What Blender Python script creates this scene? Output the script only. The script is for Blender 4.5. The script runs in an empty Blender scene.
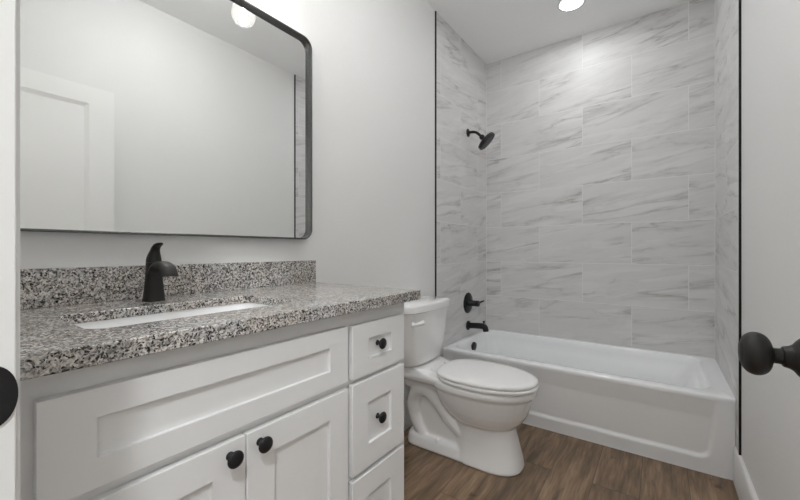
import bpy, bmesh, math, random
from mathutils import Vector, Matrix

C = bpy.context.scene
COL = C.collection
H = 1.058                     # eye height; heights below are often given relative to it
PI = math.pi

# ------------------------------------------------------------------ camera
cd = bpy.data.cameras.new('camera')
cd.sensor_width = 36.0
cd.lens = 36.0 * 364.0 / 800.0
cd.clip_start = 0.02
cam = bpy.data.objects.new('camera', cd)
COL.objects.link(cam)
cam.location = (0, 0, H)
cam.rotation_euler = (math.radians(90), 0, math.radians(35.55))
C.camera = cam

# ------------------------------------------------------------------ world / exposure
w = bpy.data.worlds.new('world')
C.world = w
w.use_nodes = True
bg = w.node_tree.nodes['Background']
bg.inputs[0].default_value = (0.9, 0.93, 1.0, 1)
bg.inputs[1].default_value = 0.3
C.view_settings.view_transform = 'Standard'
C.view_settings.look = 'None'
C.view_settings.gamma = 1.0
C.view_settings.use_curve_mapping = False
C.view_settings.exposure = 1.02
C.cycles.use_denoising = True
C.cycles.max_bounces = 14
C.cycles.diffuse_bounces = 8
C.cycles.glossy_bounces = 6

SHOWER_W = 37.0      # emission strength of the shower downlight
BULB_W = 0.9        # watts of each vanity bulb
HALL_FILL_W = 155.0        # emission strength of the added hall fill light

# ------------------------------------------------------------------ key planes
XL = -1.226          # tiled surface, left
XP = -1.233          # painted left wall
XR = 0.281           # right wall
YN = 0.0712          # room side of the doorway wall
YH = -0.048          # hall side of the doorway wall
YF = 3.0             # tiled far wall
YTR = 2.160
YT = 2.137           # edge of the tile on the side walls
ZC = H + 1.607       # ceiling

# ------------------------------------------------------------------ helpers
def link(o, parent=None):
    COL.objects.link(o)
    if parent is not None:
        o.parent = parent
        o.matrix_parent_inverse = Matrix.Translation(-Vector(parent.location)) if parent.parent is None else Matrix.Translation(-Vector(parent.location))
    return o

def obj(name, bm, mat, parent=None, smooth=None, bevel=0, seg=2, flat=False):
    """world-space bmesh -> one linked mesh object (origin moved to its centre)"""
    me = bpy.data.meshes.new(name)
    bmesh.ops.recalc_face_normals(bm, faces=bm.faces)
    vs = [v.co for v in bm.verts]
    lo = Vector((min(v.x for v in vs), min(v.y for v in vs), min(v.z for v in vs)))
    hi = Vector((max(v.x for v in vs), max(v.y for v in vs), max(v.z for v in vs)))
    c = Vector(((lo.x + hi.x) / 2, (lo.y + hi.y) / 2, lo.z))
    bmesh.ops.translate(bm, verts=bm.verts, vec=-c)
    bm.to_mesh(me)
    bm.free()
    me.materials.append(mat)
    o = bpy.data.objects.new(name, me)
    COL.objects.link(o)
    if parent is not None:
        o.parent = parent
        o.location = c - world_loc(parent)
    else:
        o.location = c
    if smooth is not None:
        for p in me.polygons:
            p.use_smooth = True
        if smooth < 179:
            me.set_sharp_from_angle(angle=math.radians(smooth))
    if bevel:
        m = o.modifiers.new('bevel', 'BEVEL')
        m.width = bevel; m.segments = seg; m.limit_method = 'ANGLE'
        m.angle_limit = math.radians(35)
        for p in me.polygons:
            p.use_smooth = True
        me.set_sharp_from_angle(angle=math.radians(35))
        m.harden_normals = False
    return o

def world_loc(o):
    v = Vector(o.location)
    while o.parent is not None:
        o = o.parent
        v = v + Vector(o.location)
    return v

def thing(name, label, cat, loc, group=None):
    o = bpy.data.objects.new(name, None)
    o.empty_display_size = 0.05
    COL.objects.link(o)
    o.location = loc
    tag(o, label, cat, group)
    return o

def tag(o, label=None, cat=None, group=None, kind=None):
    if label: o['label'] = label
    if cat: o['category'] = cat
    if group: o['group'] = group
    if kind: o['kind'] = kind
    return o

def struct(name, bm, mat, label=None, cat=None, **k):
    o = obj(name, bm, mat, **k)
    o['kind'] = 'structure'
    if label: o['label'] = label
    if cat: o['category'] = cat
    return o

def box(bm, x0, x1, y0, y1, z0, z1):
    v = [bm.verts.new(p) for p in ((x0,y0,z0),(x1,y0,z0),(x1,y1,z0),(x0,y1,z0),(x0,y0,z1),(x1,y0,z1),(x1,y1,z1),(x0,y1,z1))]
    for f in ((0,3,2,1),(4,5,6,7),(0,1,5,4),(1,2,6,5),(2,3,7,6),(3,0,4,7)):
        bm.faces.new([v[i] for i in f])
    return bm

def boxes(*L):
    bm = bmesh.new()
    for b in L:
        box(bm, *b)
    return bm

def loft(bm, rings, cap0=True, cap1=True):
    """rings: equal-length closed loops of points"""
    R = [[bm.verts.new(p) for p in r] for r in rings]
    n = len(R[0])
    for a, b in zip(R, R[1:]):
        for i in range(n):
            j = (i + 1) % n
            bm.faces.new((a[i], a[j], b[j], b[i]))
    if cap0: bm.faces.new(list(reversed(R[0])))
    if cap1: bm.faces.new(R[-1])
    return R

def lathe(bm, prof, origin, axis=(0,0,1), n=32):
    """prof: list of (radius, distance along the axis)"""
    q = Vector((0,0,1)).rotation_difference(Vector(axis).normalized())
    o = Vector(origin)
    rings = []
    for r, h in prof:
        r = max(r, 1e-5)
        rings.append([o + q @ Vector((r*math.cos(2*PI*i/n), r*math.sin(2*PI*i/n), h)) for i in range(n)])
    loft(bm, rings)
    bmesh.ops.remove_doubles(bm, verts=bm.verts, dist=2e-5)
    return bm

def tube(bm, pts, rad, n=14, ell=None):
    """swept tube; rad a number or list; ell = (width, height) factors"""
    pts = [Vector(p) for p in pts]
    rings = []
    up = Vector((0, 0, 1))
    T0 = (pts[1]-pts[0]).normalized()
    if abs(T0.z) > .9: up = Vector((1, 0, 0))
    side = T0.cross(up).normalized()
    for i, p in enumerate(pts):
        a = pts[max(i-1, 0)]; b = pts[min(i+1, len(pts)-1)]
        T = (b-a).normalized()
        side = (side - T*side.dot(T)).normalized()
        nn = side.cross(T)
        r = rad[i] if isinstance(rad, (list, tuple)) else rad
        e = ell or (1, 1)
        rings.append([p + side*(r*e[0]*math.cos(2*PI*k/n)) + nn*(r*e[1]*math.sin(2*PI*k/n)) for k in range(n)])
    loft(bm, rings)
    return bm

def smooth_path(pts, sub=6):
    pts = [Vector(p) for p in pts]
    out = []
    for i in range(len(pts)-1):
        p0 = pts[max(i-1,0)]; p1 = pts[i]; p2 = pts[i+1]; p3 = pts[min(i+2, len(pts)-1)]
        for s in range(sub):
            t = s/sub
            out.append(0.5*((2*p1)+(p2-p0)*t+(2*p0-5*p1+4*p2-p3)*t*t+(3*p1-p0-3*p2+p3)*t**3))
    out.append(pts[-1])
    return out

def rrect(x0, x1, y0, y1, z, r, n=6, rs=None):
    """rounded rectangle loop, constant point count"""
    out = []
    rs = rs or (r, r, r, r)
    cs = ((x1, y1, 0), (x0, y1, 90), (x0, y0, 180), (x1, y0, 270))
    for (cx, cy, a0), rr in zip(cs, rs):
        sx = -1 if cx == x1 else 1
        sy = -1 if cy == y1 else 1
        for k in range(n+1):
            a = math.radians(a0 + 90*k/n)
            out.append(Vector((cx + sx*rr + rr*math.cos(a), cy + sy*rr + rr*math.sin(a), z)))
    return out

# ------------------------------------------------------------------ materials
def new_mat(name):
    m = bpy.data.materials.new(name)
    m.use_nodes = True
    nt = m.node_tree
    return m, nt, nt.nodes['Principled BSDF']

def simple(name, col, rough=0.5, metal=0, spec=0.5, coat=0, bump=0, bscale=200, vary=0):
    m, nt, p = new_mat(name)
    p.inputs['Base Color'].default_value = (*col, 1)
    p.inputs['Roughness'].default_value = rough
    p.inputs['Metallic'].default_value = metal
    p.inputs['Specular IOR Level'].default_value = spec
    p.inputs['Coat Weight'].default_value = coat
    p.inputs['Coat Roughness'].default_value = 0.05
    geo = nt.nodes.new('ShaderNodeNewGeometry')
    nz = nt.nodes.new('ShaderNodeTexNoise')
    nz.inputs['Scale'].default_value = bscale
    nz.inputs['Detail'].default_value = 3
    nt.links.new(geo.outputs['Position'], nz.inputs['Vector'])
    if bump:
        b = nt.nodes.new('ShaderNodeBump')
        b.inputs['Strength'].default_value = bump
        b.inputs['Distance'].default_value = 0.002
        nt.links.new(nz.outputs['Fac'], b.inputs['Height'])
        nt.links.new(b.outputs[0], p.inputs['Normal'])
    if vary:
        r = nt.nodes.new('ShaderNodeValToRGB')
        a = [c*(1-vary) for c in col]; bb = [min(1, c*(1+vary)) for c in col]
        r.color_ramp.elements[0].position = 0.3; r.color_ramp.elements[0].color = (*a, 1)
        r.color_ramp.elements[1].position = 0.7; r.color_ramp.elements[1].color = (*bb, 1)
        nt.links.new(nz.outputs['Fac'], r.inputs[0])
        nt.links.new(r.outputs[0], p.inputs['Base Color'])
    return m

def emit(name, col, s):
    m, nt, p = new_mat(name)
    p.inputs['Base Color'].default_value = (0.9, 0.9, 0.9, 1)
    p.inputs['Emission Color'].default_value = (*col, 1)
    p.inputs['Emission Strength'].default_value = s
    return m

M = {}
M['paint'] = simple('wall_paint', (0.765, 0.766, 0.758), 0.55, bump=0.22, bscale=95)
M['ceil'] = simple('ceiling_paint', (0.93, 0.935, 0.94), 0.75, bump=0.10, bscale=110)
M['trim'] = simple('trim_paint', (0.80, 0.80, 0.79), 0.32, bump=0.02)
M['cab'] = simple('cabinet_paint', (0.80, 0.80, 0.798), 0.35, bump=0.03, bscale=300)
M['door'] = simple('door_paint', (0.82, 0.82, 0.81), 0.33, bump=0.03, bscale=300)
M['porcelain'] = simple('porcelain', (0.88, 0.88, 0.88), 0.10, coat=0.5, spec=0.5)
M['seat'] = simple('seat_plastic', (0.90, 0.90, 0.90), 0.22)
M['tub'] = simple('tub_enamel', (0.91, 0.925, 0.935), 0.12, coat=0.4)
M['black'] = simple('matte_black', (0.013, 0.013, 0.014), 0.38, metal=0.3, bump=0.03, bscale=600)
M['bronze'] = simple('dark_bronze', (0.022, 0.021, 0.020), 0.50, metal=0.4, bump=0.04, bscale=500)
M['edge'] = simple('black_edge_trim', (0.010, 0.011, 0.012), 0.4, metal=0.4)
M['frame'] = simple('brushed_black_frame', (0.13, 0.13, 0.13), 0.24, metal=0.9)
M['chrome'] = simple('chrome', (0.75, 0.75, 0.76), 0.12, metal=1)
M['caulk'] = simple('caulk', (0.78, 0.77, 0.75), 0.6)
M['hall'] = simple('hall_paint', (0.82, 0.815, 0.80), 0.6, bump=0.1, bscale=95)
M['lens'] = emit('downlight_lens', (0.965, 0.985, 1.0), SHOWER_W)
M['hall_fill'] = emit('hall_fill_lens', (0.955, 0.98, 1.0), HALL_FILL_W)
M['dome'] = emit('fill_dome_glow', (0.985, 0.985, 0.985), 13.5)  # glow of the added bathroom fill dome
M['filament'] = emit('bulb_core', (1.0, 0.93, 0.82), 9)

def mirror_mat():
    m, nt, p = new_mat('mirror_glass')
    p.inputs['Base Color'].default_value = (0.90, 0.91, 0.90, 1)
    p.inputs['Metallic'].default_value = 1
    p.inputs['Roughness'].default_value = 0.0
    return m
M['mirror'] = mirror_mat()

def globe_mat():
    m, nt, p = new_mat('bulb_glass')
    nt.nodes.remove(p)
    out = nt.nodes['Material Output']
    tr = nt.nodes.new('ShaderNodeBsdfTransparent')
    gl = nt.nodes.new('ShaderNodeBsdfGlossy'); gl.inputs['Roughness'].default_value = 0.03
    em = nt.nodes.new('ShaderNodeEmission')
    em.inputs[0].default_value = (1.0, 0.97, 0.92, 1); em.inputs[1].default_value = 1.0
    lw = nt.nodes.new('ShaderNodeLayerWeight'); lw.inputs['Blend'].default_value = 0.25
    m1 = nt.nodes.new('ShaderNodeMixShader'); m2 = nt.nodes.new('ShaderNodeMixShader')
    m2.inputs[0].default_value = 0.22
    nt.links.new(lw.outputs['Facing'], m1.inputs[0])
    nt.links.new(tr.outputs[0], m1.inputs[1]); nt.links.new(gl.outputs[0], m1.inputs[2])
    nt.links.new(m1.outputs[0], m2.inputs[1]); nt.links.new(em.outputs[0], m2.inputs[2])
    nt.links.new(m2.outputs[0], out.inputs['Surface'])
    return m
M['globe'] = globe_mat()

def N(nt, t, **k):
    n = nt.nodes.new(t)
    for a, b in k.items():
        if isinstance(b, (int, float, str, bool)) and hasattr(n, a):
            setattr(n, a, b)
    return n

def ramp(nt, src, stops, interp='LINEAR'):
    r = nt.nodes.new('ShaderNodeValToRGB')
    cr = r.color_ramp; cr.interpolation = interp
    while len(cr.elements) < len(stops): cr.elements.new(0.5)
    for e, (p, c) in zip(cr.elements, stops):
        e.position = p
        e.color = (*c, 1) if len(c) == 3 else c
    nt.links.new(src, r.inputs[0])
    return r.outputs[0]

def mix(nt, fac, a, b, mode='MIX'):
    n = nt.nodes.new('ShaderNodeMix'); n.data_type = 'RGBA'; n.blend_type = mode
    for s, v in ((n.inputs[0], fac), (n.inputs[6], a), (n.inputs[7], b)):
        if isinstance(v, (int, float)): s.default_value = v
        elif isinstance(v, tuple): s.default_value = (*v, 1) if len(v) == 3 else v
        else: nt.links.new(v, s)
    return n.outputs[2]

def math_n(nt, op, a, b=0.0, c=0.0):
    n = nt.nodes.new('ShaderNodeMath'); n.operation = op
    for s, v in zip(n.inputs, (a, b, c)):
        if isinstance(v, (int, float)): s.default_value = v
        else: nt.links.new(v, s)
    return n.outputs[0]

def tile_mat(name, axis, u0, rough=0.46):
    """12x24 marble-look tile in half bond; axis 0 -> runs along x, 1 -> along y"""
    m, nt, p = new_mat(name)
    L = nt.links.new
    geo = N(nt, 'ShaderNodeNewGeometry')
    sep = N(nt, 'ShaderNodeSeparateXYZ'); L(geo.outputs['Position'], sep.inputs[0])
    u = math_n(nt, 'ADD', sep.outputs[axis], u0)
    v = math_n(nt, 'ADD', sep.outputs[2], -(H - 0.388 - 4*0.2905))
    cb = N(nt, 'ShaderNodeCombineXYZ'); L(u, cb.inputs[0]); L(v, cb.inputs[1])
    br = N(nt, 'ShaderNodeTexBrick'); br.offset = 0.5; br.offset_frequency = 2
    br.inputs['Scale'].default_value = 1
    br.inputs['Brick Width'].default_value = 0.622
    br.inputs['Row Height'].default_value = 0.2905
    br.inputs['Mortar Size'].default_value = 0.0016
    br.inputs['Mortar Smooth'].default_value = 0.1
    br.inputs['Color1'].default_value = (0, 0, 0, 1); br.inputs['Color2'].default_value = (1, 1, 1, 1)
    L(cb.outputs[0], br.inputs['Vector'])
    rnd = math_n(nt, 'MULTIPLY', br.outputs['Color'], 37.0)
    # veins: rotated and stretched noise, per tile offset through W
    mp = N(nt, 'ShaderNodeMapping'); L(cb.outputs[0], mp.inputs['Vector'])
    mp.inputs['Rotation'].default_value = (0, 0, math.radians(-9))
    mp2 = N(nt, 'ShaderNodeMapping'); L(mp.outputs[0], mp2.inputs['Vector'])
    mp2.inputs['Scale'].default_value = (1.0, 6.5, 1)
    def noise(scale, detail, dist, woff, rgh=0.55):
        n = N(nt, 'ShaderNodeTexNoise'); n.noise_dimensions = '4D'
        L(mp2.outputs[0], n.inputs['Vector'])
        n.inputs['Scale'].default_value = scale; n.inputs['Detail'].default_value = detail
        n.inputs['Distortion'].default_value = dist; n.inputs['Roughness'].default_value = rgh
        L(math_n(nt, 'ADD', rnd, woff), n.inputs['W'])
        return n.outputs['Fac']
    n1 = noise(1.1, 7, 0.5, 0.0)
    n2 = noise(2.4, 6, 0.6, 9.0)
    n3 = noise(1.1, 3, 0.4, 21.0)
    d1 = math_n(nt, 'ABSOLUTE', math_n(nt, 'SUBTRACT', n1, 0.5))
    d2 = math_n(nt, 'ABSOLUTE', math_n(nt, 'SUBTRACT', n2, 0.5))
    v1 = ramp(nt, d1, [(0.0, (1,1,1)), (0.014, (0.35,)*3), (0.055, (0,0,0))])
    v2 = ramp(nt, d2, [(0.0, (1,1,1)), (0.02, (0.3,)*3), (0.07, (0,0,0))])
    msk = ramp(nt, n3, [(0.42, (0,0,0)), (0.62, (1,1,1))])
    soft = ramp(nt, n2, [(0.3, (0,0,0)), (0.75, (1,1,1))])
    base = mix(nt, soft, (0.73, 0.723, 0.72), (0.635, 0.628, 0.626))
    f1 = math_n(nt, 'MULTIPLY', v1, math_n(nt, 'MULTIPLY_ADD', msk, 0.75, 0.10))
    f2 = math_n(nt, 'MULTIPLY', v2, math_n(nt, 'MULTIPLY_ADD', msk, 0.22, 0.10))
    c = mix(nt, f1, base, (0.34, 0.325, 0.315))
    c = mix(nt, f2, c, (0.42, 0.405, 0.395))
    c = mix(nt, br.outputs['Fac'], c, (0.80, 0.79, 0.78))
    L(c, p.inputs['Base Color'])
    p.inputs['Roughness'].default_value = rough
    rr = mix(nt, br.outputs['Fac'], (rough,)*3, (0.8,)*3)
    L(rr, p.inputs['Roughness'])
    b = N(nt, 'ShaderNodeBump'); b.invert = True
    b.inputs['Strength'].default_value = 0.5; b.inputs['Distance'].default_value = 0.001
    L(br.outputs['Fac'], b.inputs['Height']); L(b.outputs[0], p.inputs['Normal'])
    return m
M['tile_x'] = tile_mat('marble_tile_far', 0, 1.405)
M['tile_y'] = tile_mat('marble_tile_side', 1, -2.17 + 1.22)

def granite_mat():
    m, nt, p = new_mat('granite')
    L = nt.links.new
    geo = N(nt, 'ShaderNodeNewGeometry')
    nz = N(nt, 'ShaderNodeTexNoise'); nz.inputs['Scale'].default_value = 60; nz.inputs['Detail'].default_value = 2
    L(geo.outputs['Position'], nz.inputs['Vector'])
    add = N(nt, 'ShaderNodeVectorMath'); add.operation = 'MULTIPLY_ADD'
    L(nz.outputs['Color'], add.inputs[0]); add.inputs[1].default_value = (0.012,)*3
    L(geo.outputs['Position'], add.inputs[2])
    def vor(scale, rnd=1.0):
        v = N(nt, 'ShaderNodeTexVoronoi'); v.inputs['Scale'].default_value = scale
        L(add.outputs[0], v.inputs['Vector'])
        s = N(nt, 'ShaderNodeSeparateColor'); L(v.outputs['Color'], s.inputs[0])
        return s.outputs[0], s.outputs[1]
    a, a2 = vor(205)
    b, b2 = vor(380)
    big = N(nt, 'ShaderNodeTexNoise'); big.inputs['Scale'].default_value = 26; big.inputs['Detail'].default_value = 2
    L(geo.outputs['Position'], big.inputs['Vector'])
    aa = math_n(nt, 'ADD', math_n(nt, 'MULTIPLY', a, 0.72), math_n(nt, 'MULTIPLY', big.outputs['Fac'], 0.5))
    ca = ramp(nt, aa, [(0.0, (0.012, 0.012, 0.014)), (0.37, (0.10, 0.097, 0.097)), (0.46, (0.30, 0.285, 0.275)),
                      (0.62, (0.52, 0.50, 0.48)), (0.80, (0.70, 0.69, 0.67))], 'CONSTANT')
    cb = ramp(nt, b, [(0.0, (0.010, 0.010, 0.012)), (0.26, (0.22, 0.21, 0.20)), (0.34, (0.48, 0.455, 0.43)), (0.66, (0.72, 0.71, 0.69))], 'CONSTANT')
    c = mix(nt, 0.45, ca, cb)
    spk = ramp(nt, b2, [(0.0, (1, 1, 1)), (0.13, (0, 0, 0))], 'CONSTANT')
    c = mix(nt, spk, c, (0.03, 0.03, 0.033))
    # warm tan mineral patches
    wn = N(nt, 'ShaderNodeTexNoise'); wn.inputs['Scale'].default_value = 9; wn.inputs['Detail'].default_value = 2
    L(geo.outputs['Position'], wn.inputs['Vector'])
    wm = math_n(nt, 'MULTIPLY', ramp(nt, wn.outputs['Fac'], [(0.42, (0,0,0)), (0.60, (1,1,1))]), 0.28)
    c = mix(nt, wm, c, mix(nt, 1.0, c, (1.0, 0.86, 0.70), 'MULTIPLY'))
    L(c, p.inputs['Base Color'])
    p.inputs['Roughness'].default_value = 0.17
    return m
M['granite'] = granite_mat()

def floor_mat():
    m, nt, p = new_mat('vinyl_plank')
    L = nt.links.new
    geo = N(nt, 'ShaderNodeNewGeometry')
    sep = N(nt, 'ShaderNodeSeparateXYZ'); L(geo.outputs['Position'], sep.inputs[0])
    cb = N(nt, 'ShaderNodeCombineXYZ')
    L(math_n(nt, 'ADD', sep.outputs[1], 10.35), cb.inputs[0]); L(math_n(nt, 'ADD', sep.outputs[0], 10.04), cb.inputs[1])
    br = N(nt, 'ShaderNodeTexBrick'); br.offset = 0.37; br.offset_frequency = 2
    br.inputs['Scale'].default_value = 1; br.inputs['Brick Width'].default_value = 1.22
    br.inputs['Row Height'].default_value = 0.178
    br.inputs['Mortar Size'].default_value = 0.0009; br.inputs['Mortar Smooth'].default_value = 0.3
    br.inputs['Color1'].default_value = (0,0,0,1); br.inputs['Color2'].default_value = (1,1,1,1)
    L(cb.outputs[0], br.inputs['Vector'])
    rnd = math_n(nt, 'MULTIPLY', br.outputs['Color'], 29.0)
    def noise(sx, sy, detail, dist, woff):
        mp = N(nt, 'ShaderNodeMapping'); L(cb.outputs[0], mp.inputs['Vector']); mp.inputs['Scale'].default_value = (sx, sy, 1)
        n = N(nt, 'ShaderNodeTexNoise'); n.noise_dimensions = '4D'; L(mp.outputs[0], n.inputs['Vector'])
        n.inputs['Scale'].default_value = 1; n.inputs['Detail'].default_value = detail; n.inputs['Distortion'].default_value = dist
        L(math_n(nt, 'ADD', rnd, woff), n.inputs['W'])
        return n.outputs['Fac']
    g1 = noise(3.0, 26, 6, 0.8, 0)
    g2 = noise(9, 105, 4, 0.3, 5)
    g3 = noise(5.5, 12, 3, 1.5, 11)
    c = ramp(nt, g1, [(0.28, (0.108, 0.070, 0.042)), (0.50, (0.208, 0.139, 0.085)), (0.72, (0.325, 0.228, 0.147))])
    c2 = ramp(nt, g2, [(0.3, (0.55,)*3), (0.62, (1.12,)*3)])
    c = mix(nt, 0.75, c, c2, 'MULTIPLY')
    kn = ramp(nt, g3, [(0.27, (0.22, 0.18, 0.15)), (0.36, (1,1,1))])
    c = mix(nt, 0.8, c, kn, 'MULTIPLY')
    kv = N(nt, 'ShaderNodeTexVoronoi'); kv.voronoi_dimensions = '4D'; kv.inputs['Scale'].default_value = 1
    kmp = N(nt, 'ShaderNodeMapping'); L(cb.outputs[0], kmp.inputs['Vector']); kmp.inputs['Scale'].default_value = (4.2, 7.5, 1)
    L(kmp.outputs[0], kv.inputs['Vector']); L(rnd, kv.inputs['W'])
    kd = math_n(nt, 'ADD', kv.outputs['Distance'], math_n(nt, 'MULTIPLY', g2, 0.05))
    c = mix(nt, 0.9, c, ramp(nt, kd, [(0.05, (0.20, 0.15, 0.12)), (0.10, (0.62, 0.57, 0.53)), (0.17, (1, 1, 1))]), 'MULTIPLY')
    tint = ramp(nt, br.outputs['Color'], [(0, (0.78, 0.77, 0.76)), (1, (1.18, 1.15, 1.12))])
    c = mix(nt, 1.0, c, tint, 'MULTIPLY')
    c = mix(nt, br.outputs['Fac'], c, (0.03, 0.02, 0.015))
    L(c, p.inputs['Base Color'])
    p.inputs['Roughness'].default_value = 0.42
    b = N(nt, 'ShaderNodeBump'); b.inputs['Strength'].default_value = 0.15; b.inputs['Distance'].default_value = 0.001
    L(g2, b.inputs['Height']); L(b.outputs[0], p.inputs['Normal'])
    return m
M['floor'] = floor_mat()

# ------------------------------------------------------------------ setting
W = 0.10
struct('floor', boxes((-2.3, 1.5, -1.9, YF + W, -0.08, 0)), M['floor'])
LCX, LCY, LR = -0.47, 2.575, 0.068          # shower downlight
HX, HY = 0.34, -0.66                        # added hall fill light, out of view

def plate_with_holes(bm, x0, x1, y0, y1, z0, z1):
    box(bm, x0, x1, y0, y1, z0, z1)
struct('ceiling', boxes((-2.3, 1.5, -1.9, YF + W, ZC, ZC + 0.08)), M['ceil'])

wl = struct('wall_left', boxes((XP - W, XP, YN - 0.05, YF + W, 0, ZC)), M['paint'])
tl = obj('tile_panel', boxes((XP, XL, YT, YF, 0.0, ZC)), M['tile_y'], wl)
wr = struct('wall_right', boxes((XR + 0.007, XR + W, YN - 0.05, YF + W, 0, ZC)), M['paint'])
tr = obj('tile_panel', boxes((XR, XR + 0.007, YTR, YF, 0.0, ZC)), M['tile_y'], wr)
wf = struct('wall_far', boxes((XP, XR + 0.007, YF, YF + W, 0, ZC)), M['tile_x'])

# doorway wall with its opening (the camera stands in it)
JL, JR, JT = -0.51, 0.213, 1.990
struct('wall_near', boxes((XP, JL - 0.019, YH, YN, 0, ZC), (JR + 0.019, XR + 0.007, YH, YN, 0, ZC),
                          (JL - 0.019, JR + 0.019, YH, YN, JT + 0.019, ZC)), M['paint'])
# hall outside the door
struct('wall_hall_back', boxes((-2.3, 1.5, -1.9, -1.8, 0, ZC)), M['hall'])
struct('wall_hall_left', boxes((-2.3, -2.2, -1.8, YH, 0, ZC)), M['hall'])
struct('wall_hall_right', boxes((1.4, 1.5, -1.8, YH, 0, ZC)), M['hall'])
struct('wall_hall_front', boxes((-2.2, XP, YH, YH + 0.1, 0, ZC), (XR + 0.007 + 0.0, 1.4, YH, YH + 0.06, 0, ZC)), M['hall'])

# black metal edge trims of the tile
struct('trim_1', boxes((XP, XL + 0.0015, YT - 0.008, YT, 0.164, ZC)), M['edge'])
struct('trim_2', boxes((XR - 0.0015, XR + 0.007, YTR - 0.008, YTR, 0.160, ZC)), M['edge'])
# grout / caulk lines at the inner corners
struct('trim_3', boxes((XL, XL + 0.003, YF - 0.003, YF, 0.375, ZC)), M['caulk'])
struct('trim_4', boxes((XR - 0.003, XR, YF - 0.003, YF, 0.375, ZC)), M['caulk'])

def baseboard(name, pts):
    """profile swept straight from a to b, pushed off the wall along nrm"""
    (a, b, nrm) = pts
    a = Vector(a); b = Vector(b); nrm = Vector(nrm)
    prof = [(0, 0), (0.016, 0), (0.016, 0.152), (0.014, 0.160), (0.011, 0.164), (0, 0.164)]
    bm = bmesh.new()
    loft(bm, [[p + nrm*d + Vector((0, 0, h)) for d, h in prof] for p in (a, b)])
    return struct(name, bm, M['trim'], bevel=0.0008)
TUBY = 2.240
baseboard('baseboard_left', ((XP, 1.045, 0), (XP, TUBY - 0.004, 0), (1, 0, 0)))
baseboard('baseboard_right', ((XR + 0.007, YN + 0.018, 0), (XR + 0.007, TUBY - 0.004, 0), (-1, 0, 0)))

# door frame: jambs, stops, head
fr = struct('trim_5', boxes(
    (JL - 0.019, JL, YH, YN, 0, JT), (JR, JR + 0.019, YH, YN, 0, JT),
    (JL - 0.019, JR + 0.019, YH, YN, JT, JT + 0.019),
    (JL, JL + 0.011, YH + 0.03, YN - 0.040, 0, JT), (JR - 0.011, JR, YH + 0.03, YN - 0.040, 0, JT)), M['trim'], bevel=0.0015)
def casing(name, x_in, x_out, z1, y0=YN, s=1):
    prof = [(0.0, 0.0), (0.0, 0.0035), (0.012, 0.0050), (0.03, 0.0062), (0.055, 0.0072), (0.057, 0.0072), (0.057, 0.0)]
    bm = bmesh.new()
    sg = 1 if x_out > x_in else -1
    loft(bm, [[Vector((x_in + sg*d*abs(x_out-x_in)/0.057, y0 + s*h, z)) for d, h in prof] for z in (0, z1)])
    return struct(name, bm, M['trim'])
casing('trim_6', JL - 0.006, JL - 0.063, JT + 0.06)
casing('trim_7', JR + 0.006, JR + 0.050, JT + 0.06)
casing('trim_8', JL - 0.006, JL - 0.063, JT + 0.06, YH, -1)
casing('trim_9', JR + 0.006, JR + 0.063, JT + 0.06, YH, -1)
# strike plate let into the left jamb, its rounded lip reaching round the edge
bm = bmesh.new()
zs = H - 0.1385
outl = []
for k in range(25):
    a = -PI/2 + PI*k/24
    outl.append((YN - 0.022 + 0.0232*abs(math.cos(a))**0.8, zs + 0.0305*math.sin(a)))
outl += [(YN - 0.048, zs + 0.0305), (YN - 0.048, zs - 0.0305)]
loft(bm, [[Vector((x, y, z)) for y, z in outl] for x in (JL - 0.002, JL + 0.0016)])
tag(obj('strike_plate', bm, M['black'], fr), label='black strike plate')

# ------------------------------------------------------------------ door standing open against the right wall
DX0, DX1 = 0.1765, 0.2115
DY0, DY1 = YN + 0.005, 0.766
DZ0, DZ1 = 0.012, H + 0.923
def panel_slab(x0, x1, y0, y1, z0, z1, cells, dep, bev):
    """a slab whose two x faces carry recessed panels"""
    bm = bmesh.new()
    xm = (x0 + x1)/2
    # rails and stiles (overlap-free): build both faces as grids
    ys = sorted({y0, y1, *[c[0] for c in cells], *[c[1] for c in cells]})
    zs_ = sorted({z0, z1, *[c[2] for c in cells], *[c[3] for c in cells]})
    for x, s in ((x0, 1), (x1, -1)):
        for i in range(len(ys)-1):
            for j in range(len(zs_)-1):
                a, b, c, d = ys[i], ys[i+1], zs_[j], zs_[j+1]
                if any(abs(a-q[0]) < 1e-6 and abs(b-q[1]) < 1e-6 and abs(c-q[2]) < 1e-6 and abs(d-q[3]) < 1e-6 for q in cells):
                    o4 = [bm.verts.new((x, yy, zz)) for yy, zz in ((a,c),(b,c),(b,d),(a,d))]
                    m4 = [bm.verts.new((x + s*dep*0.55, yy, zz)) for yy, zz in ((a+bev*.5,c+bev*.5),(b-bev*.5,c+bev*.5),(b-bev*.5,d-bev*.5),(a+bev*.5,d-bev*.5))]
                    i4 = [bm.verts.new((x + s*dep, yy, zz)) for yy, zz in ((a+bev,c+bev),(b-bev,c+bev),(b-bev,d-bev),(a+bev,d-bev))]
                    for k in range(4):
                        l = (k+1) % 4
                        bm.faces.new((o4[k], o4[l], m4[l], m4[k])); bm.faces.new((m4[k], m4[l], i4[l], i4[k]))
                    bm.faces.new(i4)
                else:
                    bm.faces.new([bm.verts.new((x, yy, zz)) for yy, zz in ((a,c),(b,c),(b,d),(a,d))])
    for a, b in (((x0,y0),(x1,y0)),((x0,y1),(x1,y1))):
        bm.faces.new([bm.verts.new(p) for p in ((a[0],a[1],z0),(b[0],b[1],z0),(b[0],b[1],z1),(a[0],a[1],z1))])
    for z in (z0, z1):
        bm.faces.new([bm.verts.new(p) for p in ((x0,y0,z),(x1,y0,z),(x1,y1,z),(x0,y1,z))])
    bmesh.ops.remove_doubles(bm, verts=bm.verts, dist=1e-5)
    return bm
dr = bpy.data.objects.new('door_1', None); COL.objects.link(dr)
dr.location = (DX1, DY0, 0.0)
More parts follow.
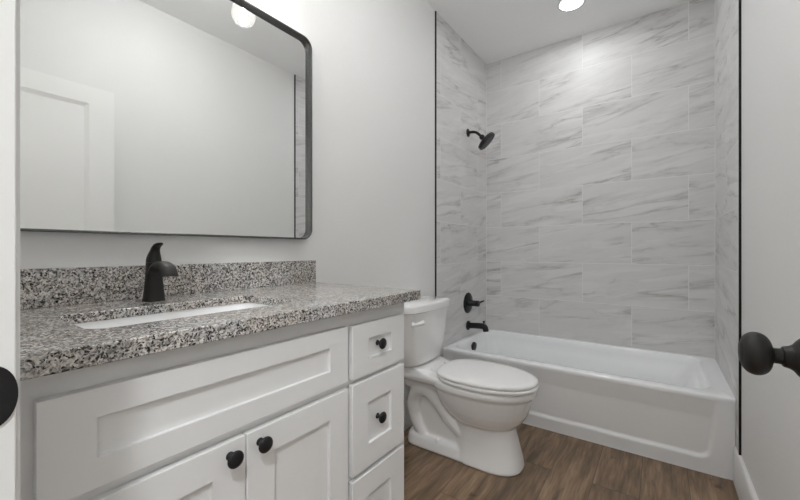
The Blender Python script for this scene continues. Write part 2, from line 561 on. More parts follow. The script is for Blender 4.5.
tag(dr, 'white two-panel door standing open against the right wall', 'door', kind='structure')
cells = [(DY0 + 0.115, DY1 - 0.115, 0.24, 0.80), (DY0 + 0.115, DY1 - 0.115, 0.98, DZ1 - 0.097)]
obj('door_leaf', panel_slab(DX0, DX1, DY0, DY1, DZ0, DZ1, cells, 0.009, 0.022), M['door'], dr)
def door_knob(sx, xface):
    bm = bmesh.new()
    prof = [(0.0, 0.0), (0.0335, 0.0), (0.0335, 0.006), (0.0320, 0.012), (0.0290, 0.0185), (0.0235, 0.0240), (0.0180, 0.0280), (0.0155, 0.0320), (0.0140, 0.0375), (0.0135, 0.0385), (0.0112, 0.039), (0.0105, 0.042), (0.0105, 0.050)]
    lathe(bm, prof, (xface, DY1 - 0.0475, H - 0.1475), (sx, 0, 0), 48)
    ros = obj('rosette', bm, M['bronze'], dr, smooth=40)
    bm = bmesh.new()
    prof = [(0.0100, 0.047)]
    for k in range(15):      # the rounded ball, flattened at its face
        t = k/14
        a = PI*(0.09 + 0.80*t)
        prof.append((0.0302*math.sin(a)**0.62, 0.0655 - 0.0170*math.cos(a)))
    prof += [(0.0140, 0.0826), (0.0, 0.0832)]
    lathe(bm, prof, (xface, DY1 - 0.0475, H - 0.1475), (sx, 0, 0), 48)
    return obj('door_knob', bm, M['bronze'], dr, smooth=50)
tag(door_knob(-1, DX0), label='dark bronze round knob')
# knob on the wall side is a slimmer dummy so it clears the wall
bm = bmesh.new()
lathe(bm, [(0, 0), (0.0335, 0), (0.0335, .003), (.024, .009), (.013, .013), (.0105, .026), (.010, .030), (.020, .036), (.0275, .046), (.0275, .058), (.020, .066), (0, .068)], (DX1, DY1 - 0.0475, H - 0.1475), (1, 0, 0), 40)
obj('door_knob', bm, M['bronze'], dr, smooth=50)
bm = boxes((DX0 + 0.005, DX1 - 0.005, DY1, DY1 + 0.0012, H - 0.1475 - 0.028, H - 0.1475 + 0.028))
box(bm, DX0 + 0.011, DX1 - 0.011, DY1 + 0.0012, DY1 + 0.010, H - 0.1585, H - 0.1365)
obj('latch', bm, M['bronze'], dr)
for zz in (0.22, 1.0, 1.78):
    bm = bmesh.new()
    lathe(bm, [(0, 0), (.0055, 0), (.0055, .089), (.004, .091), (0, .094)], (DX1 + 0.004, DY0 - 0.0035, zz), n=16)
    obj('hinge', bm, M['bronze'], dr, smooth=40)

# ------------------------------------------------------------------ recessed shower light
def downlight(x, y, r, mat, label, group=None):
    t = thing('recessed_light', label, 'ceiling light', (x, y, ZC), group)
    bm = bmesh.new()
    lathe(bm, [(r + 0.0, 0.0), (r + 0.020, 0.0), (r + 0.020, -0.002), (r + 0.014, -0.0045), (r, -0.0030)], (x, y, ZC), n=48)
    # ring only: drop the caps
    for f in [f for f in bm.faces if len(f.verts) > 8]:
        bm.faces.remove(f)
    obj('trim_ring', bm, M['trim'], t, smooth=40)
    bm = bmesh.new()
    lathe(bm, [(0, -0.0010), (r, -0.0010), (r, -0.0026), (0, -0.0030)], (x, y, ZC), n=48)
    obj('lens', bm, mat, t)
    return t
downlight(LCX, LCY, LR, M['lens'], 'round white recessed light glowing in the ceiling over the tub')
downlight(HX, HY, 0.11, M['hall_fill'], 'added round fill light in the hall ceiling outside the door')  # added behind the camera as fill, sited after the cabinet knob shadows

# added fill dome on the bathroom ceiling, out of view, brightens the room
t = thing('fill_dome_light', 'added fill dome on the bathroom ceiling in front of the vanity end, out of view', 'ceiling light', (-0.50, 1.00, ZC))
bm = bmesh.new()
lathe(bm, [(0, 0), (.165, 0), (.165, -.018), (.158, -.024), (0, -.024)], (-0.50, 1.00, ZC), n=48)
obj('base', bm, M['trim'], t, smooth=40)
bm = bmesh.new()
lathe(bm, [(0, -.0245), (.135, -.0245), (.148, -.040), (.150, -.060), (.140, -.085), (.115, -.103), (.080, -.116), (.040, -.123), (0, -.125)], (-0.50, 1.00, ZC), n=48)
obj('dome', bm, M['dome'], t, smooth=60)

# ------------------------------------------------------------------ vanity light above the mirror (globes just touch the frame)
VX, VZ = -1.112, H + 0.923
vl = thing('vanity_light', 'black wall light bar with three glass globe bulbs above the mirror', 'wall light', (XP, 0.57, VZ + 0.13))
obj('back_plate', boxes((XP, XP + 0.022, 0.50, 0.64, VZ + 0.085, VZ + 0.185)), M['black'], vl, bevel=0.004)
obj('bar', boxes((XP + 0.045, XP + 0.065, 0.24, 0.90, VZ + 0.125, VZ + 0.145), (XP + 0.022, XP + 0.045, 0.555, 0.585, VZ + 0.125, VZ + 0.145)), M['black'], vl, bevel=0.002)
for yy in (0.320, 0.5625, 0.805):
    bm = bmesh.new()
    tube(bm, smooth_path([(XP + 0.065, yy, VZ + 0.135), (VX - 0.02, yy, VZ + 0.135), (VX, yy, VZ + 0.125), (VX, yy, VZ + 0.105)], 5), 0.007)
    lathe(bm, [(0, 0.052), (0.0165, 0.052), (0.0185, 0.056), (0.0185, 0.098), (0.014, 0.108), (0, 0.110)], (VX, yy, VZ), n=24)
    sk = obj('socket', bm, M['black'], vl, smooth=40)
    bm = bmesh.new()
    prof = [(0.0001, -0.0445)]
    for k in range(1, 15):
        a = PI*k/17
        prof.append((0.0445*math.sin(a), -0.0445*math.cos(a)))
    prof += [(0.0150, 0.045), (0.0135, 0.054)]
    lathe(bm, prof, (VX, yy, VZ), n=32)
    for f in [f for f in bm.faces if len(f.verts) > 8]:
        bm.faces.remove(f)
    gb = obj('bulb', bm, M['globe'], vl, smooth=180)
    bm = bmesh.new()
    lathe(bm, [(0, -0.016), (0.007, -0.014), (0.010, -0.004), (0.009, 0.008), (0.005, 0.020), (0.004, 0.045), (0, 0.046)], (VX, yy, VZ), n=16)
    obj('filament', bm, M['filament'], gb, smooth=180)
    ld = bpy.data.lights.new('bulb_glow', 'POINT'); ld.energy = BULB_W; ld.shadow_soft_size = 0.018
    ld.color = (1.0, 0.985, 0.96)
    lo = bpy.data.objects.new('bulb_glow', ld); COL.objects.link(lo)
    lo.parent = vl; lo.location = Vector((VX, yy, VZ - 0.022)) - world_loc(vl)

# ------------------------------------------------------------------ mirror
MY0, MY1, MZ0, MZ1 = 0.112, 1.0415, H + 0.044, H + 0.890
mr = thing('mirror', 'large wall mirror in a slim black metal frame with rounded corners', 'mirror', (XP, 0.57, MZ0))
def yz_loop(y0, y1, z0, z1, x, r, n=7):
    return [Vector((x, p.x, p.y)) for p in rrect(y0, y1, z0, z1, 0, r, n)]
fw = 0.0065
bm = bmesh.new()
XM = -1.201
R_ = [yz_loop(MY0, MY1, MZ0, MZ1, XP + 0.006, 0.045), yz_loop(MY0, MY1, MZ0, MZ1, XM, 0.045),
      yz_loop(MY0+fw, MY1-fw, MZ0+fw, MZ1-fw, XM, 0.0385), yz_loop(MY0+fw, MY1-fw, MZ0+fw, MZ1-fw, XP + 0.006, 0.0385)]
R_.append(R_[0])
loft(bm, R_, False, False)
bmesh.ops.remove_doubles(bm, verts=bm.verts, dist=1e-5)
obj('frame', bm, M['frame'], mr, bevel=0.0012, seg=2)
bm = bmesh.new()
loft(bm, [yz_loop(MY0+fw, MY1-fw, MZ0+fw, MZ1-fw, XP + 0.0075, 0.0385), yz_loop(MY0+fw, MY1-fw, MZ0+fw, MZ1-fw, -1.2205, 0.0385)])
obj('mirror_glass', bm, M['mirror'], mr)
bm = boxes((XP, XP + 0.006, MY0 + 0.1, MY1 - 0.1, MZ1 - 0.12, MZ1 - 0.09))
obj('hanging_cleat', bm, M['chrome'], mr)

# ------------------------------------------------------------------ vanity cabinet
ZS = H - 0.161       # underside of slab
VY0, VY1 = YN, 1.030
ZK = H - 0.171
XF = -0.719          # face frame plane
XD = -0.700          # front plane of doors and drawers
va = thing('vanity_cabinet', 'white shaker vanity cabinet with two doors and three drawers under the granite top', 'cabinet', ((XP + XF)/2, (VY0 + VY1)/2, 0))
bz = 0.10
bm = boxes(
    (XP, XF - 0.019, VY0, VY0 + 0.016, bz, ZK), (XP, XF - 0.019, VY1 - 0.016, VY1, 0, ZK),
    (XP, XP + 0.006, VY0 + 0.016, VY1 - 0.016, bz, ZK), (XP + 0.006, XF - 0.019, VY0 + 0.016, VY1 - 0.016, bz, bz + 0.016),
    (XP + 0.006, XF - 0.019, 0.735, 0.749, bz + 0.016, ZK - 0.05))
obj('carcass', bm, M['cab'], va)
zr = lambda v: H + v
rails = [(-0.235, -0.172), (-0.395, -0.350)]
stl = 0.047
bmx = [(XF - 0.019, XF, VY0, 0.130, bz, ZK), (XF - 0.019, XF, 0.722, 0.760, bz, ZK), (XF - 0.019, XF, 0.986, VY1, bz, ZK),
       (XF - 0.019, XF, 0.130, 0.722, zr(-0.24), ZK), (XF - 0.019, XF, 0.760, 0.986, zr(-0.24), ZK),
       (XF - 0.019, XF, 0.130, 0.722, zr(-0.40), zr(-0.345)), (XF - 0.019, XF, 0.760, 0.986, zr(-0.40), zr(-0.345)),
       (XF - 0.019, XF, 0.760, 0.986, zr(-0.665), zr(-0.620)),
       (XF - 0.019, XF, 0.130, 0.722, bz, 0.145), (XF - 0.019, XF, 0.760, 0.986, bz, 0.145)]
obj('face_frame', boxes(*bmx), M['cab'], va)
obj('toe_kick', boxes((XF - 0.075, XF - 0.060, VY0, VY1 - 0.016, 0, bz)), M['cab'], va)

def shaker(name, y0, y1, z0, z1, st, rl, parent=va, dep=0.0085):
    bm = bmesh.new()
    x0, x1 = XF + 0.0008, XD
    o4 = [(y0,z0),(y1,z0),(y1,z1),(y0,z1)]
    i4 = [(y0+st,z0+rl),(y1-st,z0+rl),(y1-st,z1-rl),(y0+st,z1-rl)]
    B = [bm.verts.new((x0,*p)) for p in o4]; F = [bm.verts.new((x1,*p)) for p in o4]
    I = [bm.verts.new((x1,*p)) for p in i4]; D = [bm.verts.new((x1-dep,*p)) for p in i4]
    bm.faces.new(B)
    for k in range(4):
        l = (k+1) % 4
        bm.faces.new((B[k],B[l],F[l],F[k])); bm.faces.new((F[k],F[l],I[l],I[k])); bm.faces.new((I[k],I[l],D[l],D[k]))
    bm.faces.new(D)
    return obj(name, bm, M['cab'], parent, bevel=0.0013, seg=2)
def knob(parent, y, z, x):
    bm = bmesh.new()
    lathe(bm, [(0, 0), (0.0085, 0), (0.0085, 0.002), (0.0055, 0.005), (0.0050, 0.012), (0.0075, 0.0155), (0.0150, 0.018), (0.0168, 0.0205),
               (0.0168, 0.0225), (0.0150, 0.0250), (0.0095, 0.0272), (0, 0.0280)], (x, y, z), (1, 0, 0), 32)
    return obj('knob', bm, M['black'], parent, smooth=45)
shaker('false_front', 0.1165, 0.7345, zr(-0.364), zr(-0.211), 0.068, 0.046)
d1 = shaker('door', 0.1165, 0.4285, 0.125, zr(-0.384), 0.068, 0.062)
knob(d1, 0.4285 - 0.034, zr(-0.412), XD)
d2 = shaker('door', 0.4315, 0.7345, 0.125, zr(-0.384), 0.068, 0.062)
knob(d2, 0.4315 + 0.030, zr(-0.412), XD)
DA, DB = 0.752, 1.003
w1 = shaker('drawer', DA, DB, zr(-0.366), zr(-0.214), 0.070, 0.047); knob(w1, (DA+DB)/2 - 0.006, zr(-0.285), XD - 0.0085)
w2 = shaker('drawer', DA, DB, zr(-0.640), zr(-0.381), 0.070, 0.068); knob(w2, (DA+DB)/2 - 0.006, zr(-0.510), XD - 0.0085)
w3 = shaker('drawer', DA, DB, 0.125, zr(-0.656), 0.070, 0.068); knob(w3, (DA+DB)/2 - 0.006, zr(-0.792), XD - 0.0085)

# ------------------------------------------------------------------ granite top with its sink cut-out, and backsplash
ZT = H - 0.139
CX0, CX1, CY0, CY1 = XP, -0.676, YN, 1.070
HX0, HX1, HY0, HY1 = -1.035, -0.802, 0.200, 0.640
bm = bmesh.new()
n = 6
inner_t = rrect(HX0, HX1, HY0, HY1, ZT, 0.035, n)
inner_b = [Vector((p.x, p.y, ZS)) for p in inner_t]
def outer_match(z):
    """outer rectangle sampled with the same count as the rounded hole"""
    out = []
    cs = ((CX1, CY1), (CX0, CY1), (CX0, CY0), (CX1, CY0))
    nh = n + 1
    hp = rrect(HX0, HX1, HY0, HY1, z, 0.035, n)
    for ci in range(4):
        cx, cy = cs[ci]
        for k in range(nh):
            p = hp[ci*nh + k]
            a = k/n
            # first half of the corner belongs to the edge before, second half to the edge after
            if ci in (0, 2):
                q = (cx, p.y) if a < 0.5 else ((p.x, cy) if a > 0.5 else (cx, cy))
            else:
                q = (p.x, cy) if a < 0.5 else ((cx, p.y) if a > 0.5 else (cx, cy))
            out.append(Vector((q[0], q[1], z)))
    return out
ZB = H - 0.1705
rec = rrect(HX0 - .03, HX1 + .03, HY0 - .03, HY1 + .03, ZS, 0.05, n)
Rt = [outer_match(ZT), inner_t, inner_b, rec, [Vector((p.x, p.y, ZB)) for p in rec], outer_match(ZB)]
loft(bm, Rt + [Rt[0]], False, False)
bmesh.ops.remove_doubles(bm, verts=bm.verts, dist=1e-5)
ct = obj('countertop', bm, M['granite'], None, bevel=0.002)
tag(ct, 'speckled grey granite countertop with a sink cut-out on the white vanity', 'countertop')
ct_back = obj('backsplash', boxes((XP, XP + 0.022, YN, CY1, ZT, ZT + 0.094)), M['granite'], None, bevel=0.0015)
tag(ct_back, 'low strip of speckled granite standing along the wall behind the faucet', 'backsplash')

# undermount sink
bm = bmesh.new()
def sr(g, z, r): return rrect(HX0 - g, HX1 + g, HY0 - g, HY1 + g, z, r, n)
rings = [sr(0.022, ZS - 0.0005, 0.045), sr(0.004, ZS - 0.0005, 0.038), sr(0.003, ZS - 0.004, 0.038), sr(-0.006, ZS - 0.04, 0.045), sr(-0.016, ZS - 0.100, 0.055),
         sr(-0.030, ZS - 0.122, 0.060), sr(-0.060, ZS - 0.130, 0.050), sr(-0.085, ZS - 0.133, 0.026),
         sr(-0.085, ZS - 0.145, 0.026), sr(-0.020, ZS - 0.142, 0.06), sr(-0.003, ZS - 0.110, 0.055), sr(0.010, ZS - 0.04, 0.045), sr(0.012, ZS - 0.012, 0.045), sr(0.022, ZS - 0.010, 0.045)]
rings.append(rings[0])
loft(bm, rings, False, False)
bmesh.ops.remove_doubles(bm, verts=bm.verts, dist=1e-5)
# close basin floor
bm2 = bm
r0 = [bm.verts.new(p) for p in sr(-0.0845, ZS - 0.1335, 0.026)]
bm.faces.new(r0)
sk = thing('sink', 'white rectangular undermount basin sunk in the granite top', 'sink', ((HX0+HX1)/2, (HY0+HY1)/2, ZS - 0.15))
obj('basin', bm, M['porcelain'], sk, smooth=40)
bm = bmesh.new()
lathe(bm, [(0, 0), (0.022, 0), (0.022, 0.002), (0.018, 0.0035), (0.006, 0.003), (0, 0.006)], ((HX0+HX1)/2, (HY0+HY1)/2, ZS - 0.1333), n=24)
obj('drain', bm, M['bronze'], sk, smooth=40)

# ------------------------------------------------------------------ faucet
FX, FY, FS = -1.134, 0.4215, 0.925
fa = thing('faucet', 'dark bronze single-handle faucet with a curved open spout behind the sink', 'faucet', (FX, FY, ZT))
def ell_ring(cx, cy, z, a, b, tilt=0.0, nn=28, p=2.5):
    out = []
    for k in range(nn):
        t = 2*PI*k/nn
        c, s = math.cos(t), math.sin(t)
        x = a*math.copysign(abs(c)**(2/p), c); y = b*math.copysign(abs(s)**(2/p), s)
        out.append(Vector((cx + x, cy + y, z + x*tilt)))
    return out
bm = bmesh.new()
prof = [(0.0, .0310, .0290), (.003, .0310, .0290), (.006, .0295, .0275), (.03, .0268, .0248), (.06, .0238, .0222), (.09, .0218, .0205), (.108, .0212, .0200), (.113, .0208, .0198)]
loft(bm, [ell_ring(FX, FY, ZT + z*FS, a*.92, b*.90) for z, a, b in prof])
obj('body', bm, M['bronze'], fa, smooth=40)
# spout: a strap that grows out of the body, arches forward and turns down
bm = bmesh.new()
path = smooth_path([(FX + 0.004, FY, ZT + 0.078*FS), (FX + 0.022, FY, ZT + 0.099*FS), (FX + 0.045, FY, ZT + 0.109*FS), (FX + 0.070, FY, ZT + 0.108*FS), (FX + 0.092, FY, ZT + 0.097*FS), (FX + 0.104, FY, ZT + 0.079*FS)], 5)
rings = []
for i, p in enumerate(path):
    a_ = path[max(i-1, 0)]; b_ = path[min(i+1, len(path)-1)]
    T = (b_ - a_).normalized(); nn_ = Vector((-T.z, 0, T.x))
    if nn_.z < 0: nn_ = -nn_
    t = i/(len(path)-1)
    hw = 0.0185 + 0.0015*t; th = 0.0105*(1-t) + 0.0052*t
    ring = []
    for k in range(20):
        an = 2*PI*k/20
        c, s = math.cos(an), math.sin(an)
        yy = hw*math.copysign(abs(c)**0.7, c); hh = th*math.copysign(abs(s)**0.8, s)
        hh -= (0.10*t + 0.05)*(yy*yy)/hw      # edges droop so the strap is a shallow arch
        ring.append(p + Vector((0, yy, 0)) + nn_*hh)
    rings.append(ring)
loft(bm, rings)
obj('spout', bm, M['bronze'], fa, smooth=50)
# lever handle: a cap continuing the body that sweeps up and forward to a thin flat tip
bm = bmesh.new()
hp = [(0.1135, -.0005, .0208, .0196), (0.122, -.001, .0205, .0190), (0.132, .000, .0185, .0172), (0.142, .003, .0150, .0145), (0.150, .007, .0125, .0125), (0.157, .012, .0130, .0115), (0.1620, .020, .0175, .0110), (0.1650, .026, .0200, .0108), (0.1680, .028, .0195, .0100), (0.1695, .028, .0165, .0080)]
loft(bm, [ell_ring(FX + dx, FY, ZT + z*FS, a*.92, b*.90, tilt=0.16*i/9) for i, (z, dx, a, b) in enumerate(hp)])
obj('handle', bm, M['bronze'], fa, smooth=60)
bm = bmesh.new()
lathe(bm, [(0, 0), (.0025, 0), (.0025, .045), (.005, .047), (.005, .053), (0, .055)], (FX - 0.040, FY, ZT), n=14)
obj('lift_rod', bm, M['bronze'], fa, smooth=40)

# ------------------------------------------------------------------ toilet
TY = 1.758
TKY = -0.002
def TP(px, py, z): return Vector((XP + 0.012 + px, TY + py, z))
def egg(xb, xf, hw, z, nn=44, cx=None, pf=2.15, pb=2.7):
    cx = cx if cx is not None else xb + (xf-xb)*0.47
    out = []
    for k in range(nn):
        t = 2*PI*k/nn
        c, s = math.cos(t), math.sin(t)
        pw = pf if c > 0 else pb
        a = (xf - cx) if c > 0 else (cx - xb)
        out.append(TP(cx + a*math.copysign(abs(c)**(2/pw), c), hw*math.copysign(abs(s)**(2/pw), s), z))
    return out
to = thing('toilet', 'white two-piece toilet with closed lid between vanity and bathtub', 'toilet', TP(0.35, 0, 0))
bm = bmesh.new()
# bowl
loft(bm, [egg(.40, .610, .090, .185), egg(.335, .660, .122, .205), egg(.300, .688, .142, .235), egg(.275, .706, .156, .265), egg(.255, .718, .166, .300), egg(.243, .727, .173, .335),
          egg(.236, .731, .176, .366)])
loft(bm, [egg(.230, .735, .180, .358), egg(.226, .744, .1845, .363), egg(.225, .747, .186, .370), egg(.225, .747, .186, .391), egg(.232, .741, .181, .397)])
# front pedestal
loft(bm, [egg(.33, .684, .119, .000, pf=2.6), egg(.33, .689, .121, .010, pf=2.6), egg(.34, .682, .114, .05, pf=2.6), egg(.35, .667, .107, .11, pf=2.5), egg(.35, .654, .104, .16, pf=2.4), egg(.34, .648, .107, .20, pf=2.3), egg(.30, .65, .12, .25)])
# rear deck under the tank
def rr(x0, x1, hw, z, r): return [TP(p.x, p.y, p.z) for p in rrect(x0, x1, -hw, hw, z, r, 5)]
loft(bm, [rr(.05, .34, .085, .300, .03), rr(.035, .36, .112, .345, .04), rr(.028, .38, .150, .372, .045), rr(.028, .38, .155, .392, .045), rr(.034, .37, .150, .399, .04), rr(.030, .245, .146, .412, .04), rr(.030, .215, .140, .424, .04), rr(.034, .205, .134, .4275, .035)])
# core behind the trapway and the foot
loft(bm, [rr(.13, .45, .080, .0, .03), rr(.13, .44, .078, .20, .03), rr(.10, .40, .074, .30, .03), rr(.06, .40, .070, .36, .03)])
loft(bm, [rr(.075, .44, .112, .0, .05), rr(.075, .44, .114, .012, .05), rr(.080, .43, .108, .055, .045), rr(.090, .41, .096, .072, .038)])
loft(bm, [rr(.085, .35, .082, .05, .035), rr(.095, .33, .072, .095, .03), rr(.11, .31, .055, .115, .025)])
for s in (-1, 1):
    pth = smooth_path([TP(.44, s*.050, .105), TP(.375, s*.060, .150), TP(.315, s*.068, .205), TP(.265, s*.070, .262), TP(.205, s*.070, .300), TP(.142, s*.070, .290), TP(.112, s*.068, .235), TP(.118, s*.068, .165), TP(.150, s*.066, .095), TP(.19, s*.06, .05)], 5)
    tube(bm, pth, [0.039]*len(pth), n=16)
me_o = obj('bowl', bm, M['porcelain'], to)
rm = me_o.modifiers.new('remesh', 'REMESH'); rm.mode = 'VOXEL'; rm.voxel_size = 0.0048; rm.use_smooth_shade = True
sm = me_o.modifiers.new('smooth', 'SMOOTH'); sm.factor = 0.5; sm.iterations = 14
# seat and lid
def slab_loop(fn, zs_):
    bm = bmesh.new(); loft(bm, [fn(*q) for q in zs_]); return bm
fn = lambda g, z: egg(.262 + g*.5, .756 - g, .1875 - g, z, nn=56, cx=.47)
obj('seat', slab_loop(fn, [(.004, .3995), (0, .4025), (0, .413), (.004, .4165)]), M['seat'], to, smooth=60)
fn2 = lambda g, z: egg(.258 + g*.5, .753 - g, .1855 - g, z, nn=56, cx=.47)
obj('lid', slab_loop(fn2, [(.005, .4185), (.001, .4215), (0, .428), (.002, .4335), (.008, .4375), (.03, .4400), (.08, .4415)]), M['seat'], to, smooth=60)
for s in (-1, 1):
    bm = bmesh.new()
    loft(bm, [[TP(.235 + p.x, s*.072 + p.y, z) for p in rrect(-.014, .030, -.017, .017, 0, .012, 4)] for z in (.3985, .420)] + [[TP(.237 + p.x, s*.072 + p.y, .427) for p in rrect(-.010, .024, -.012, .012, 0, .009, 4)]])
    obj('hinge_cap', bm, M['seat'], to, smooth=40)
    bm = bmesh.new()
    lathe(bm, [(0, 0), (.0125, 0), (.0125, .006), (.010, .014), (.005, .018), (0, .019)], TP(.275, s*.098, .058), n=20)
    obj('bolt_cap', bm, M['seat'], to, smooth=50)
# tank
def tank_ring(z, hw, d, bow, r=.045, x0=.012, nn=9):
    """front edge bowed outward"""
    out = []
    for p in rrect(x0, d, -hw, hw, 0, r, nn):
        f = (p.x - x0)/(d - x0)
        out.append(TP(p.x + bow*f*(1 - (p.y/hw)**2), p.y, z))
    return out
bm = bmesh.new()
def tank_fine(z, hw, d, bow, r, x0=.012):
    base = rrect(x0, d, -hw, hw, 0, r, 8)
    # extra points along the front so the bow is round: walk from last corner to first corner (x = d side)
    pts = list(base)
    a = pts[-1]; b = pts[0]
    extra = [Vector((d, a.y + (b.y - a.y)*k/8, 0)) for k in range(1, 8)]
    pts = pts + extra
    out = []
    for p in pts:
        f = max(0, (p.x - x0)/(d - x0))
        out.append(TP(p.x + bow*f*(1 - (p.y/hw)**2), p.y + TKY, z))
    return out
loft(bm, [tank_fine(.4285, .155, .138, .014, .05), tank_fine(.435, .172, .152, .018, .06), tank_fine(.450, .184, .160, .020, .062), tank_fine(.52, .194, .168, .022, .058),
          tank_fine(.62, .208, .175, .023, .050), tank_fine(.725, .216, .180, .024, .045)])
tk = obj('tank', bm, M['porcelain'], to, smooth=50)
bm = bmesh.new()
loft(bm, [tank_fine(.7255, .221, .186, .024, .045, .004), tank_fine(.729, .227, .191, .025, .046, .002), tank_fine(.758, .228, .192, .025, .046, .001), tank_fine(.7665, .224, .188, .025, .043, .004), tank_fine(.7715, .212, .176, .024, .036, .012)])
obj('tank_lid', bm, M['porcelain'], to, smooth=50)
bm = bmesh.new()
lathe(bm, [(0, 0), (.011, 0), (.011, .008), (.008, .012), (0, .013)], TP(.178, -.186, .672), (1, 0, 0), 20)
pth = smooth_path([TP(.186, -.206, .668), TP(.194, -.188, .670), TP(.203, -.160, .673), TP(.209, -.128, .676)], 5)
tube(bm, pth, [0.0075 + .0055*i/len(pth) for i in range(len(pth))], n=12, ell=(0.5, 1.0))
obj('flush_handle', bm, M['seat'], to, smooth=60)

# ------------------------------------------------------------------ bathtub
ZR = 0.380
TX0, TX1, TY0, TY1 = XL + 0.0015, XR - 0.0015, TUBY - 0.012, YF - 0.0015
tb = thing('bathtub', 'white alcove bathtub with a recessed-panel apron along the tiled wall', 'bathtub', ((TX0+TX1)/2, (TY0+TY1)/2, 0))
bm = bmesh.new()
def tr_(x0, x1, y0, y1, z, r, nn=8): return rrect(x0, x1, y0, y1, z, r, nn)
il, ir, iF, ib = 0.038, 0.080, 0.078, 0.036
def inn(gl, gr, gf, gb, z, r): return tr_(TX0 + il + gl, TX1 - ir - gr, TY0 + iF + gf, TY1 - ib - gb, z, r)
rings = [tr_(TX0, TX1, TY0, TY1, ZR - 0.022, .004), tr_(TX0, TX1, TY0, TY1, ZR - 0.010, .004), tr_(TX0, TX1, TY0 + .003, TY1, ZR - 0.003, .004), tr_(TX0, TX1, TY0 + .010, TY1, ZR, .004),
         inn(-.012, -.012, -.012, -.010, ZR + 0.0005, .085), inn(-.004, -.004, -.004, -.003, ZR - .002, .08), inn(.004, .006, .003, .003, ZR - .012, .078), inn(.012, .020, .008, .008, ZR - .045, .075),
         inn(.018, .040, .014, .012, ZR - .095, .075), inn(.022, .055, .030, .018, ZR - .105, .075), inn(.030, .085, .036, .024, ZR - .18, .08), inn(.042, .16, .048, .036, ZR - .27, .09), inn(.065, .24, .070, .060, ZR - .315, .10), inn(.12, .34, .12, .11, ZR - .330, .09), inn(.2, .5, .18, .18, ZR - .333, .06)]
loft(bm, rings, False, True)
obj('basin', bm, M['tub'], tb, smooth=50)
# apron: height field with a raised foot and side flanges round a recessed panel
bm = bmesh.new()
NX, NZ = 220, 60
YA = TY0 + 0.004
zt = ZR - 0.014
def sdf_panel(x, z):
    # rounded rectangle, open at the top; sides lean outwards with height
    lean = 0.030*max(0, min(1, (z - 0.07)/0.27))
    x0 = TX0 + 0.088 - lean; x1 = TX1 - 0.088 + lean
    z0 = 0.068; r = 0.045
    cx = min(max(x, x0 + r), x1 - r); 
    if z >= z0 + r:
        d = max(x0 - x, x - x1)
    else:
        if x < x0 + r or x > x1 - r:
            d = math.hypot(x - cx, z - (z0 + r)) - r
        else:
            d = z0 - z
        if x < x0 + r or x > x1 - r:
            pass
    return d
G = []
for j in range(NZ+1):
    z = zt*j/NZ
    row = []
    for i in range(NX+1):
        x = TX0 + (TX1 - TX0)*i/NX
        d = sdf_panel(x, z)
        t = min(1, max(0, (-d)/0.016)); s = t*t*(3-2*t)
        up = 1 - max(0, min(1, (z - (zt - 0.10))/0.09))
        bulge = -0.018*(1 - j/NZ)       # slight outward flare toward the floor
        row.append(bm.verts.new((x, YA + 0.013*s*up - bulge - 0.002, z)))
    G.append(row)
for j in range(NZ):
    for i in range(NX):
        bm.faces.new((G[j][i], G[j][i+1], G[j+1][i+1], G[j+1][i]))
# give it a back and edges
yb = YA + 0.040
bl = [bm.verts.new((p.co.x, yb, p.co.z)) for p in (G[0][0], G[0][-1], G[-1][-1], G[-1][0])]
bm.faces.new(bl)
bm.faces.new([G[0][i] for i in range(NX+1)] + [bl[1], bl[0]])
bm.faces.new([G[-1][i] for i in range(NX+1)] + [bl[2], bl[3]])
bm.faces.new([G[j][0] for j in range(NZ+1)] + [bl[3], bl[0]])
bm.faces.new([G[j][-1] for j in range(NZ+1)] + [bl[2], bl[1]])
obj('apron', bm, M['tub'], tb, smooth=50)
# overflow plate and drain
bm = bmesh.new()
lathe(bm, [(0, 0), (.036, 0), (.036, .012), (.032, .018), (.012, .020), (0, .0205)], (TX0 + il + .0105, 2.612, ZR - 0.066), (1, 0, -0.13), 32)
tag(obj('overflow_plate', bm, M['black'], tb, smooth=40), label='black round overflow plate')
bm = bmesh.new()
lathe(bm, [(0, 0), (.035, 0), (.035, .003), (.020, .006), (.020, .012), (0, .014)], (TX0 + 0.30, 2.62, ZR - 0.333), n=28)
obj('drain', bm, M['black'], tb, smooth=40)
# bead of caulk where the apron meets the floor
bm = bmesh.new()
lathe(bm, [(0, 0), (.002, 0), (.002, TX1 - TX0 - .03), (0, TX1 - TX0 - .03)], (TX0, TY0 + 0.017, 0.0015), (1, 0, 0), 8)
obj('caulk_line', bm, M['caulk'], tb)

# ------------------------------------------------------------------ tub spout, valve, shower head
SY = 2.632
ts = thing('tub_spout', 'black tub spout with a pull knob on the tiled wall above the overflow', 'tub spout', (XL, SY, H - 0.592))
zsp = H - 0.590
bm = bmesh.new()
lathe(bm, [(0, 0), (.036, 0), (.036, .006), (.033, .010), (.022, .012)], (XL, SY, zsp), (1, 0, 0), 32)
obj('flange', bm, M['black'], ts, smooth=40)
bm = bmesh.new()
pth = smooth_path([(XL + .008, SY, zsp), (XL + .06, SY, zsp + .004), (XL + .112, SY, zsp + .007), (XL + .135, SY, zsp + .003), (XL + .145, SY, zsp - .012), (XL + .148, SY, zsp - .030)], 6)
tube(bm, pth, [0.0225]*(len(pth)-4) + [0.022, 0.0215, 0.021, 0.0205], n=20)
obj('spout', bm, M['black'], ts, smooth=60)
bm = bmesh.new()
lathe(bm, [(0, 0), (.005, 0), (.005, .014), (.009, .016), (.009, .026), (0, .028)], (XL + .132, SY, zsp + .022), n=16)
obj('diverter_knob', bm, M['black'], ts, smooth=40)

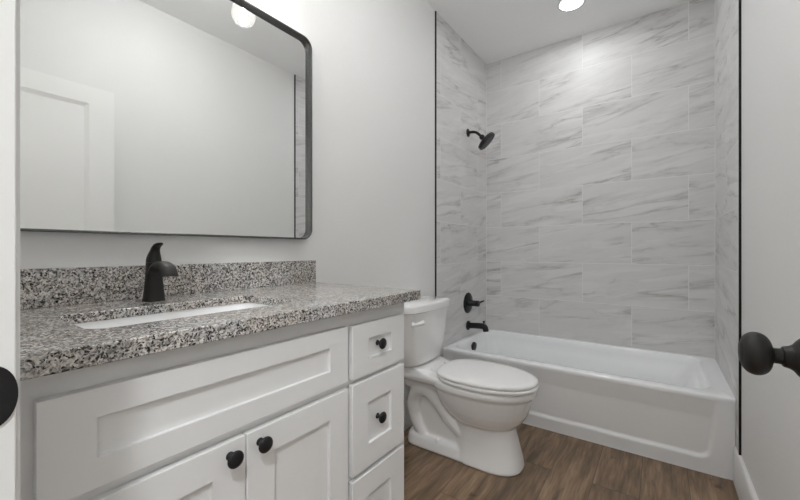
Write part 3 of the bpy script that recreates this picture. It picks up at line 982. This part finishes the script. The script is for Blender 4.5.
zv = H - 0.414
sv = thing('shower_valve', 'black round shower valve with a lever on the tiled wall above the tub spout', 'shower valve', (XL, SY, zv - 0.08))
bm = bmesh.new()
lathe(bm, [(0, 0), (.081, 0), (.081, .003), (.076, .007), (.03, .010), (0, .010)], (XL, SY, zv), (1, 0, 0), 48)
obj('escutcheon', bm, M['black'], sv, smooth=40)
bm = bmesh.new()
lathe(bm, [(0, .009), (.027, .009), (.026, .03), (.023, .034), (.022, .060), (.019, .066), (0, .067)], (XL, SY, zv), (1, 0, 0), 32)
hub = obj('hub', bm, M['black'], sv, smooth=40)
bm = bmesh.new()
lathe(bm, [(0, .066), (.0235, .066), (.0235, .088), (.020, .093), (0, .094)], (XL, SY, zv), (1, 0, 0), 32)
pth = smooth_path([(XL + .080, SY + .01, zv + .004), (XL + .092, SY + .04, zv + .010), (XL + .104, SY + .065, zv + .016)], 5)
tube(bm, pth, [0.0085 - 0.003*i/len(pth) for i in range(len(pth))], n=12)
obj('lever', bm, M['black'], sv, smooth=50)

za = H + 0.919
sh = thing('shower_head', 'black round shower head on a bent arm high on the tiled wall', 'shower head', (XL, SY, za))
bm = bmesh.new()
lathe(bm, [(0, 0), (.031, 0), (.031, .004), (.022, .009), (.012, .012)], (XL, SY, za), (1, 0, 0), 32)
obj('flange', bm, M['black'], sh, smooth=40)
pth = smooth_path([(XL + .005, SY, za), (XL + .04, SY, za - .001), (XL + .068, SY, za - .010), (XL + .092, SY, za - .030), (XL + .112, SY, za - .052)], 6)
bm = bmesh.new(); tube(bm, pth, 0.0105, n=16)
obj('arm', bm, M['black'], sh, smooth=60)
ax = Vector((0.68, 0.22, -0.70)).normalized()
o0 = Vector((XL + .110, SY, za - .049))
bm = bmesh.new()
lathe(bm, [(0, -.004), (.017, -.004), (.020, .004), (.020, .016), (.015, .022), (.015, .026), (.036, .032), (.060, .038), (.074, .043), (.077, .048), (.077, .066), (.073, .069)], o0, ax, 48)
hd = obj('head', bm, M['black'], sh, smooth=40)
bm = bmesh.new()
lathe(bm, [(0, .0685), (.070, .0685), (.070, .0705), (0, .0715)], o0, ax, 48)
q = Vector((0,0,1)).rotation_difference(ax)
for rr_, cnt in ((0.016, 6), (0.033, 12), (0.050, 18), (0.063, 24)):
    for k in range(cnt):
        a = 2*PI*k/cnt
        lathe(bm, [(0, 0), (.0022, 0), (.0016, .0028), (0, .003)], o0 + q @ Vector((rr_*math.cos(a), rr_*math.sin(a), .0705)), ax, 6)
obj('spray_face', bm, M['black'], hd, smooth=40)
